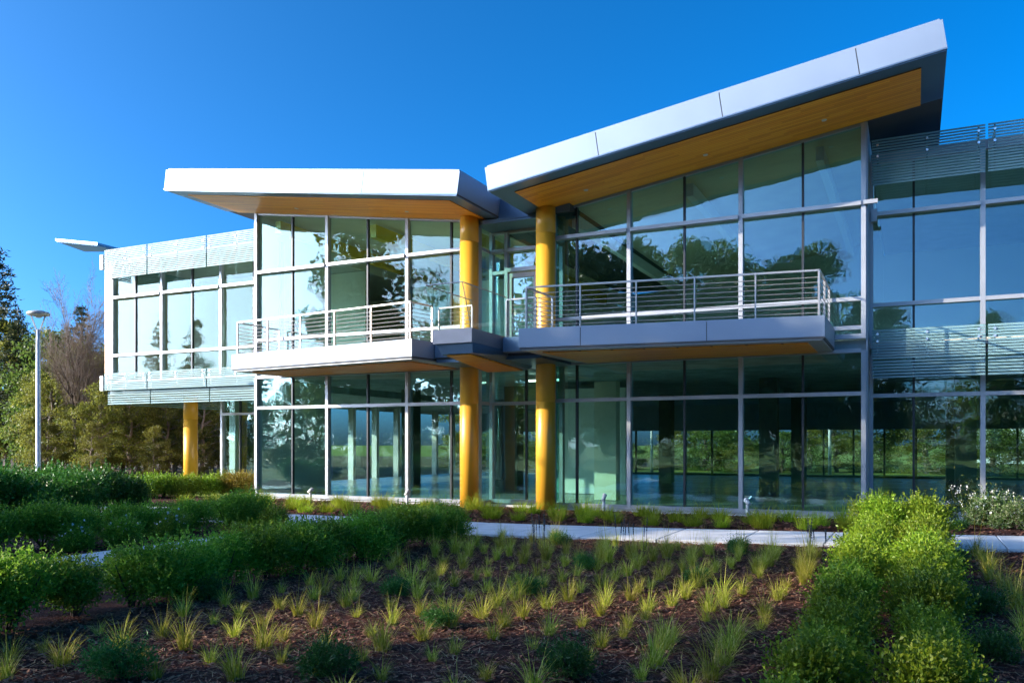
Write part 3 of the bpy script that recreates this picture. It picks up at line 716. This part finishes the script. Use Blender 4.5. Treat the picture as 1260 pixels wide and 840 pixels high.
for i, (u, v) in enumerate(((164, 612), (182, 612), (201, 611), (219, 611), (238, 610), (257, 609), (273, 608))):
    x, y = gnd(u, v); put(sh[i % 3], x, y, f'sunlit yellow-green shrub, {ORD[i]} from the left in the hedge around the lone yellow column', 'shrub', 'sunlit hedge before the left wing', rs.uniform(0, 6), rs.uniform(.95, 1.15))
for i, (u, v) in enumerate(((289, 608), (304, 608))):
    x, y = gnd(u, v); put(so, x, y, ('orange tinted shrub at the recessed glass, left one', 'orange tinted shrub touching the left building corner')[i], 'shrub', None, rs.uniform(0, 6), 1.05)
for i, (u, v) in enumerate(((228, 645), (262, 640), (300, 645), (340, 652))):
    x, y = gnd(u, v); put(sh[i % 3], x, y, f'low green shrub, {ORD[i]} from the left before the path at the left building corner', 'shrub', 'low shrubs before the left corner', rs.uniform(0, 6), .72)
mo = [shrub_proto('mound_plant', 180+i, .34, .32, 2600, .05, 'l_blue', 8, .22, 0) for i in range(3)]
MOUNDS = [(402, 832, 1.0, 'feathery dark green mound plant at the bottom left of the mulch field'), (150, 836, 1.0, 'feathery mound plant in the near left corner of the field'), (704, 834, .95, 'feathery mound plant at the bottom centre of the field'),
          (488, 733, .75, 'small green mound plant in the middle left of the field'), (722, 701, .72, 'green mound plant near the path behind the sunlit patch'), (853, 719, .75, 'green mound plant right behind the sunlit mulch patch'),
          (652, 731, .7, 'green mound plant just left of the sunlit mulch patch'), (690, 671, .8, 'dark mound plant touching the path edge, left one'), (905, 681, .9, 'dark mound plant touching the path edge, right one'),
          (540, 772, .7, 'low green mound plant left of centre among the tufts'), (1178, 700, .95, 'dark green plant right of the bright hedge near the path'), (1204, 757, 1.0, 'dark green plant right of the bright hedge, middle one'), (1222, 812, .9, 'dark green plant right of the bright hedge, nearest'),
          (1170, 638, .8, 'small green shrub in the bed beyond the path, left one'), (1182, 652, .7, 'small green shrub in the bed beyond the path, right one'), (256, 738, .9, 'blue green spiky plant at the foot of the long left hedge')]
for i, (u, v, s, lb) in enumerate(MOUNDS):
    x, y = gnd(u, v); put(mo[i % 3], x, y, lb, 'plant', 'green mound plants', rs.uniform(0, 6), s*.88)
# grass tufts
def blades(rng, n, r0, L0, L1, spread, w, droop=.35, seg=3):
    Q = []
    for _ in range(n):
        a = rng.uniform(0, 2*PI); q = r0*math.sqrt(rng.uniform(0, 1)); L = rng.uniform(L0, L1); t0 = rng.uniform(0, spread)
        a2 = a + rng.normal()*.6; p = np.array([q*math.cos(a), q*math.sin(a), 0.]); s = np.array([-math.sin(a2), math.cos(a2), 0.])
        k = L/seg; t = t0; ww = w*rng.uniform(.7, 1.2)
        for j in range(seg):
            d = np.array([math.sin(t)*math.cos(a2), math.sin(t)*math.sin(a2), math.cos(t)]); p2 = p + d*k
            w0, w1 = ww*(1-j/seg*.75), ww*(1-(j+1)/seg*.75)*(0.2 if j == seg-1 else 1)
            Q.append([p-s*w0, p+s*w0, p2+s*w1, p2-s*w1]); p = p2; t += droop*rng.uniform(.4, 1.5)
    return np.array(Q)
def tuft_mesh(seed, mat, n, L0, L1, spread, stalks=0, r0=.06):
    rng = np.random.default_rng(seed)
    Q = [blades(rng, n, r0, L0, L1, spread, .0046), blades(rng, n//3, .09, .12, .26, 1.35, .0035, .12)]
    if stalks: Q.append(blades(rng, stalks, .05, L1*1.2, L1*1.6, .25, .004, .08, 3))
    return quads('grass_tuft', np.concatenate(Q), M[mat])
tA = [tuft_mesh(200+i, 'grass', 75, .2, .44, .7, 2 if i % 2 else 0) for i in range(6)]
tB = [tuft_mesh(220+i, 'grassg', 190, .18, .42, .9, 0, .15) for i in range(4)]
tC = [tuft_mesh(240+i, 'grass', 130, .28, .52, .5, 8) for i in range(4)]
n_t = 0
def tuft(meshes, x, y, label, group, sc):
    global n_t
    o = link('grass_tuft', rs.choice(meshes)); o.location = (x, y, 0); o.rotation_euler = (rs.uniform(-.1, .1), rs.uniform(-.1, .1), rs.uniform(0, 6.28)); o.scale = (sc, sc, sc*rs.uniform(.85, 1.2))
    tag(o, label, 'grass tuft', group); n_t += 1
rows = [-1.45 - .575*k for k in range(11)]
for r, X in enumerate(rows):
    y0 = max(3.9, 6.3 + X*.33 if X > -7 else 3.9); k = 0; y = 14.75 - (.3 if r % 2 else 0)
    if r == 0: y = 14.7
    nm = 'row beside the bright hedge' if r == 0 else ('row beside the left hedge' if r == 10 else f'{ORD[r]} row from bright hedge')
    while y > y0 and k < 30:
        far = y > 11.8
        if rs.random() > .05:
            tuft(tC if far else tA, X + rs.uniform(-.1, .1), y + rs.uniform(-.1, .1),
                 f'{"tall " if far else ""}yellow-green grass tuft, {ORD[k]} from path in {nm}', 'grass tufts in the mulch field', rs.choice((.5, .58, .66, .74, .82, .98)))
        k += 1; y -= rs.uniform(.42, .5) if r < 3 else rs.uniform(.49, .57)
for r, X in enumerate((1.05, 1.95)):
    y = 16.2; k = 0
    while y > 6.6 and k < 20:
        tuft(tA, X + rs.uniform(-.1, .1), y, f'grass tuft right of bright hedge, {ORD[k]} from path in {("inner", "outer")[r]} row', 'grass tufts right of the hedge', rs.uniform(.85, 1.15)); k += 1; y -= .72
k = 0; x = -20.3
while x < -1.2:
    yb = pline(BK, x)
    nn = 2 if k % 2 else 3
    for j in range(nn):
        yy = yb + .55 + (21.9-yb-.55)*(j+.5)/nn
        tuft(tB, x + j*.32 + rs.uniform(-.15, .15), yy + rs.uniform(-.2, .2),
             f'green grass tuft in the strip by the glass, {ORD[k]} from left, {("path side", "middle", "glass side")[j]}', 'grass tufts along the glass', rs.uniform(1.05, 1.5))
    k += 1; x += .82
print('tufts', n_t)
# dark flower stalks standing at the path edge
stx = [(655, 676), (668, 676), (770, 680), (780, 681), (990, 688), (1003, 688), (605, 668), (1120, 690)]
for i, (u, v) in enumerate(stx[:6]):
    gx, gy = gnd(u, v); mb = MB()
    for q in range(4):
        px, py = rs.uniform(-.22, .22), rs.uniform(-.12, .12); hh = rs.uniform(.5, .72); lx, ly = rs.uniform(-.06, .06), rs.uniform(-.05, .05)
        mb.tube((px, py, 0), (px+lx, py+ly, hh), .005, .003, 5)
        for s in range(5):
            f = .62 + .07*s; mb.tube((px+lx*f, py+ly*f, hh*f), (px+lx*f, py+ly*f, hh*f+.03), .011, .008, 5)
    o = mb.build('flower_stalk', M['spike']); o.location = (gx, gy, 0)
    tag(o, f'clump of thin dark flower stalks before the path, {ORD[i]} from the left', 'plant', 'dark flower stalks at the path edge')
mb = MB(); gx, gy = gnd(1200, 646)
F = []
for q in range(26):
    px, py = rs.uniform(-.75, .75), rs.uniform(-.4, .4); hh = rs.uniform(.45, .9); mb.tube((px*.6, py*.6, 0), (px, py, hh), .006, .003, 5)
o = mb.build('plume_plant', M['l_green']); o.location = (gx, gy, 0); tag(o, 'loose plant with airy white plumes against the right glass', 'plant')
rng = np.random.default_rng(77)
Pp = np.array([v for v in mb.v]); Pp = Pp[Pp[:, 2] > .3]; Pp = np.concatenate([Pp + rng.normal(size=Pp.shape)*.035 for _ in range(2)])
link('plumes', quads('plumes', leaf_faces(rng, Pp, rng.normal(size=Pp.shape), .04, .7), M['flower']), o)
Pl = rng.normal(size=(900, 3))*np.array([.35, .25, .25]) + np.array([0, 0, .35]); Pl[:, 2] = np.abs(Pl[:, 2])
link('foliage', quads('foliage', leaf_faces(rng, Pl, rng.normal(size=Pl.shape) + np.array([0, 0, .8]), .07, .35), M['l_green']), o)

# ------------------------------------------------------------------ trees
def limb(mb, p, q, r0, r1, rng, n=4, k=6, wob=.12):
    p, q = Vector(p), Vector(q); L = (q-p).length; prev = p; pr = r0; pts = [p]
    for i in range(1, n+1):
        f = i/n; c = p.lerp(q, f) + Vector((rng.normal(), rng.normal(), rng.normal()*.5))*wob*L/n*(1 if i < n else 0)
        c.z += math.sin(f*PI)*L*.05; r = r0 + (r1-r0)*f
        mb.tube(prev, c, pr, r, k, False); prev, pr = c, r; pts.append(c)
    return pts
def tree_proto(name, seed, H, crown, tr, nl, leaf, mat, bark, base=.25, clump=.8, nclump=46, shape='round', lw=.55):
    rng = np.random.default_rng(seed); t = bpy.data.objects.new(name, None); mb = MB()
    top = Vector((rng.normal()*.2, rng.normal()*.2, H*.86)); tp = limb(mb, (0, 0, -.05), top, tr, tr*.18, rng, 8, 8, .12)
    cs = []
    for i in range(nclump):
        f = rng.uniform(base, 1.0); z = H*f
        g = (f-base)/(1-base)
        prof = {'round': math.sin(PI*min(.97, .12+.86*g))**.6, 'cone': (1-g)**.85 + .05, 'oval': math.sin(PI*(.2+.75*g))**.8}[shape]
        a = rng.uniform(0, 2*PI); q = crown*prof*math.sqrt(rng.uniform(.12, 1))*rng.uniform(.75, 1.15)
        c = Vector((q*math.cos(a), q*math.sin(a), min(z, H*.98))); cs.append((c, clump*rng.uniform(.6, 1.3)*(1 if shape != 'cone' else .6+.5*(1-g))))
        zi = max(.12, min(f-.12, .84))*.999; j = min(7, int(zi/.86*8)); s = tp[j].lerp(tp[j+1], .5)
        limb(mb, s, c, tr*.28*(1-f*.6), .012, rng, 4, 5, .14)
    per = nl//nclump; P = []; D = []
    for c, r in cs:
        d = rng.normal(size=(per, 3)); d /= np.linalg.norm(d, axis=1, keepdims=True)
        rad = r*rng.uniform(.15, 1, per)**.55*rng.uniform(.8, 1.2, per)
        P.append(np.array(c) + d*rad[:, None]*np.array([1, 1, .72])); D.append(d + rng.normal(size=(per, 3))*.8 - np.array([0, 0, .25]))
    me = bpy.data.meshes.new('trunk'); me.from_pydata(mb.v, [], mb.f); me.materials.append(M[bark]); o = bpy.data.objects.new('trunk', me); o.parent = t
    o = bpy.data.objects.new('crown', quads('crown', leaf_faces(rng, np.concatenate(P), np.concatenate(D), leaf, lw), M[mat])); o.parent = t
    return t
def bare_proto(name, seed, H, tr):
    rng = np.random.default_rng(seed); t = bpy.data.objects.new(name, None); mb = MB(); tw = MB()
    def grow(p, d, L, r, lv):
        m = mb if lv < 2 else tw; n = 4 if lv < 2 else 3; q = Vector(p); dd = Vector(d)
        for i in range(n):
            dd = (dd + Vector((rng.normal(), rng.normal(), rng.normal()))*.13 + Vector((0, 0, .07 if lv else .0))).normalized(); q2 = q + dd*L/n
            r2 = r*(1-.55*(i+1)/n); m.tube(q, q2, r*(1-.55*i/n), r2, 6 if lv < 2 else 3, False); q = q2
            if lv < 4:
                for _ in range({0: 5, 1: 3, 2: 3, 3: 2}[lv]):
                    if lv == 0 and i == 0: continue
                    ax = Vector((rng.normal(), rng.normal(), rng.normal()*.3)); s = dd.cross(ax).normalized()
                    grow(q, (dd*rng.uniform(.7, 1.1) + s*rng.uniform(.4, .8)).normalized(), L*rng.uniform(.36, .58), max(r2*.55, .009), lv+1)
    grow((0, 0, -.05), Vector((rng.normal()*.05, rng.normal()*.05, 1)).normalized(), H*.8, tr, 0)
    for nm, m, mt in (('trunk', mb, 'bark'), ('crown', tw, 'twig')):
        me = bpy.data.meshes.new(nm); me.from_pydata(m.v, [], m.f); me.materials.append(M[mt]); o = bpy.data.objects.new(nm, me); o.parent = t
    return t
def pine_proto(name, seed, H, R0, mat='l_pine'):
    rng = np.random.default_rng(seed); t = bpy.data.objects.new(name, None); mb = MB(); tp = limb(mb, (0, 0, -.05), (0, 0, H), .17, .015, rng, 8, 7, .03); P = []; D = []
    z = H*.12
    while z < H*.985:
        g = 1 - z/H
        for _ in range(int(4 + 3*g)):
            a = rng.uniform(0, 2*PI); L = R0*(g**.8)*rng.uniform(.6, 1.15) + .12; e = Vector((L*math.cos(a), L*math.sin(a), z + L*rng.uniform(-.25, .2)))
            mb.tube((0, 0, z), e, .03*g+.008, .005, 4, False); n = int(34*L) + 14
            f = rng.uniform(.15, 1.05, n)**.7; c = np.array([0, 0, z])*(1-f)[:, None] + np.array(e)*f[:, None]
            P.append(c + rng.normal(size=(n, 3))*np.array([.15, .15, .08])); D.append(np.array([math.cos(a), math.sin(a), .35]) + rng.normal(size=(n, 3))*.6)
        z += H*.03
    me = bpy.data.meshes.new('trunk'); me.from_pydata(mb.v, [], mb.f); me.materials.append(M['bark']); o = bpy.data.objects.new('trunk', me); o.parent = t
    o = bpy.data.objects.new('crown', quads('crown', leaf_faces(rng, np.concatenate(P), np.concatenate(D), .24, .3), M[mat])); o.parent = t
    return t
olive = [tree_proto('leafy_tree', 300+i, 7.2, 2.3, .16, 8500, .15, 'l_olive', 'barkgrey', .14, .62, 60, 'oval') for i in range(3)]
green = [tree_proto('leafy_tree', 310+i, 6.6, 2.2, .16, 11000, .16, 'l_green', 'bark', .15, .8, 50, 'round') for i in range(2)]
bare = [bare_proto('bare_tree', 320+i, 9.0, .15) for i in range(2)]
pine = [pine_proto('pine_tree', 330+i, 11.0, 2.1) for i in range(2)]
def tree_at(proto, u, zr, h0, htop_v, label, cat='tree', group='trees of the wood at left', rz=None):
    m = ray_x(u); Y = zr/(CY - m*SY); Hh = EYE + (546-htop_v)/FPX*zr
    o = dup(proto, (m*Y, Y, 0), rs.uniform(0, 6.28) if rz is None else rz, Hh/h0, label, group); o['category'] = cat; return o
tree_at(pine[0], -2, 54, 11.0, 300, 'tall dark pine cut off by the left frame edge')
tree_at(pine[1], 22, 52, 11.0, 375, 'dark pine behind the lamp post')
tree_at(pine[0], 101, 56, 11.0, 372, 'dark conifer top rising behind the bare brown tree')
tree_at(green[0], 62, 50, 6.6, 415, 'deep green round tree right of the lamp post')
tree_at(green[1], 150, 58, 6.6, 440, 'green tree behind the bare trunks near the left wing')
tree_at(bare[0], 95, 45, 11.2, 378, 'bare brown tree with dark trunk between lamp post and left wing')
tree_at(bare[1], 108, 46, 11.2, 405, 'thin bare tree right beside the big bare brown tree')
for o_ in [q for q in C.objects if q.parent is None and q.name.startswith('bare_tree')]: o_.scale.x *= .62; o_.scale.y *= .62
OL = [(122, 44, 470), (66, 47, 440), (140, 62, 430), (168, 64, 440), (200, 63, 445), (235, 62, 450), (270, 64, 455), (300, 62, 450), (45, 64, 410), (90, 64, 430), (8, 53, 395), (30, 56, 425), (52, 44, 470), (76, 52, 450), (118, 50, 425), (135, 47, 470), (160, 46, 470), (182, 50, 455), (205, 47, 475), (228, 51, 460), (252, 47, 470), (275, 50, 465), (300, 49, 470), (88, 48, 500), (172, 55, 440), (215, 56, 445), (262, 57, 450), (320, 55, 450), (112, 42, 520), (60, 44, 520), (190, 43, 525), (240, 44, 530)]
for i, (u, zr, v) in enumerate(sorted(OL)):
    pos = 'left of the lamp post' if u < 40 else ('between lamp post and left wing' if u < 130 else 'seen below the overhanging left wing')
    tree_at(olive[i % 3], u, zr, 7.2, v, f'{("olive green", "yellow olive", "brownish olive")[i % 3]} leafy tree {pos}, {ORD[i]} olive tree from the left')
# trees behind the building, seen through both glass fronts
for i, (x, y, s) in enumerate(((-24, 68, 1.3), (-17, 72, 1.5), (-12, 66, 1.2), (-7.5, 70, 1.4), (-3, 67, 1.25), (1, 73, 1.5), (5, 68, 1.2), (9, 72, 1.4), (-30, 74, 1.5), (-36, 66, 1.3))):
    o = dup((olive if i % 2 else green)[i % 2], (x, y, 0), i*1.3, s, f'leafy tree behind the building seen through its ground floor, {ORD[i]} of ten', 'trees behind the building'); o['category'] = 'tree'
for i in range(16):
    x = -34 + 2.9*i; k = .75 + .2*math.sin(i*2.1)
    o = dup((olive[i % 3], green[i % 2])[i % 2], (x, 60.5 + 2*math.sin(i*1.3), -.5), i*.9, (k*1.25, k*1.25, k*.62), 'bushy small tree close behind the building, seen through its ground floor', 'bushes close behind the building'); o['category'] = 'tree'
# pale low building far behind
pb = thing('pale_building', 'low pale building far behind seen through the right ground floor glass', 'building', (14, 92, 0))
w_ = MB().box(-9, 9, 0, 8, 0, 4.2).build('wall', M['white'], pb)
for k in range(5): MB().box(-7.6+k*3.2, -5.8+k*3.2, -.03, .05, 1.1, 2.8).build('window', M['dark'], pb)
MB().box(-9.4, 9.4, -.6, 8.4, 4.2, 4.5).build('roof', M['galv'], pb)
# big trees behind the photographer: they shade the garden and show in the glass
shade = [tree_proto('tall_tree', 340+i, 16.5, 4.3, .42, 12000, .42, 'l_green', 'bark', .16, 1.7, 70, 'round', .7) for i in range(2)]
sh_, ph_ = Vector((.803, .596)), Vector((.596, -.803))
TS = [(-25, -19.0, 1.0), (-25.5, -12.4, .68), (-24, -4.3, .98), (-26, 1.2, 1.03), (-24, 7.0, 1.05), (-27, 13, 1.0), (-25, 20, 1.1), (-33, -17.5, .8), (-34, 0.0, 1.12), (-33, 8.0, 1.0)]
for i, (s, pn, k) in enumerate(TS):
    p = sh_*s + ph_*pn
    o = dup(shade[i % 2], (p.x, p.y, 0), i*2.1, k, f'tall leafy tree behind the viewpoint mirrored in the glass, {ORD[i]} of the row', 'tall trees behind the viewpoint'); o['category'] = 'tree'
for i, (x, y, k) in enumerate(((-9, -24, 1.0), (-3, -30, .8), (-16, -30, 1.15), (6, -34, .7), (14, -30, .75), (24, -36, .8))):
    o = dup(shade[i % 2], (x, y, 0), i*1.7, k, f'leafy tree beyond the rear lawn mirrored in the glass, {ORD[i]} of six', 'trees beyond the rear lawn'); o['category'] = 'tree'

for i in range(48):                                      # far belt of trees round the rear lawn
    a = R(-92 + 4.6*i); dd = 66 + 9*math.sin(i*2.3); x, y = math.sin(a)*dd, -math.cos(a)*dd
    pr, k = ((pine[i % 2], .95) if i % 5 == 2 else ((olive[i % 3], 1.25 + .2*math.sin(i*1.7)) if i % 2 else (green[0], 1.3 + .2*math.sin(i*1.3))))
    o = dup(pr, (x, y, -1.1), i*1.1, (k*1.5, k*1.5, k) if pr not in pine else k, 'leafy tree of the distant belt mirrored in the glass fronts', 'distant trees round the rear lawn'); o['category'] = 'tree'
for i, (x, y, hh) in enumerate(((-66.7, -15, 15.0), (-72, -15, 15.6), (-79, -14, 12.5), (-58, -17, 11.5))):
    o = dup(pine[i % 2], (x, y, 0), i*1.9, hh/11.0, f'pine mirrored in the upper glass of the left wing, {ORD[i]} of four', 'pines mirrored in the left wing'); o['category'] = 'tree'
# ------------------------------------------------------------------ light, sky, camera
w = bpy.data.worlds.new('World'); bpy.context.scene.world = w; w.use_nodes = True
nt = w.node_tree; nt.nodes.clear(); L = nt.links.new
sky = N(nt, 'ShaderNodeTexSky', sky_type='NISHITA'); sky.sun_disc = False
sky.sun_elevation = math.asin(-SUN.z); toS = -SUN
sky.sun_rotation = math.atan2(toS.x, toS.y)
sky.air_density = .40; sky.dust_density = 3.6; sky.ozone_density = 6.0; sky.altitude = 300
bg = N(nt, 'ShaderNodeBackground'); bg.inputs[1].default_value = .14
ow = N(nt, 'ShaderNodeOutputWorld'); hs_ = N(nt, 'ShaderNodeHueSaturation'); hs_.inputs['Saturation'].default_value = 1.2; hs_.inputs['Hue'].default_value = .487; L(sky.outputs[0], hs_.inputs['Color']); gm_ = N(nt, 'ShaderNodeGamma'); gm_.inputs[1].default_value = 1.1; L(hs_.outputs[0], gm_.inputs[0]); L(gm_.outputs[0], bg.inputs[0]); L(bg.outputs[0], ow.inputs[0])
sl = bpy.data.lights.new('sun', 'SUN'); sl.energy = 3.0; sl.angle = R(.5); sl.color = (1, .86, .68)
so_ = bpy.data.objects.new('sun', sl); C.objects.link(so_); so_.rotation_euler = SUN.to_track_quat('-Z', 'Y').to_euler(); so_.location = (-40, -30, 40)
cam = bpy.data.cameras.new('camera'); co = bpy.data.objects.new('camera', cam); C.objects.link(co)
co.location = (0, 0, EYE); co.rotation_euler = (R(90), 0, YAW)
cam.sensor_width = 36; cam.lens = 36*FPX/1260; cam.shift_y = .1; cam.clip_end = 3000; cam.clip_start = .05
sc = bpy.context.scene; sc.camera = co
sc.view_settings.view_transform = 'Standard'; sc.view_settings.look = 'None'; sc.view_settings.exposure = 1.66; sc.view_settings.gamma = 1
sc.cycles.max_bounces = 10; sc.cycles.transparent_max_bounces = 32; sc.cycles.use_denoising = True
sc.cycles.caustics_reflective = False; sc.cycles.caustics_refractive = False; sc.cycles.sample_clamp_indirect = 6
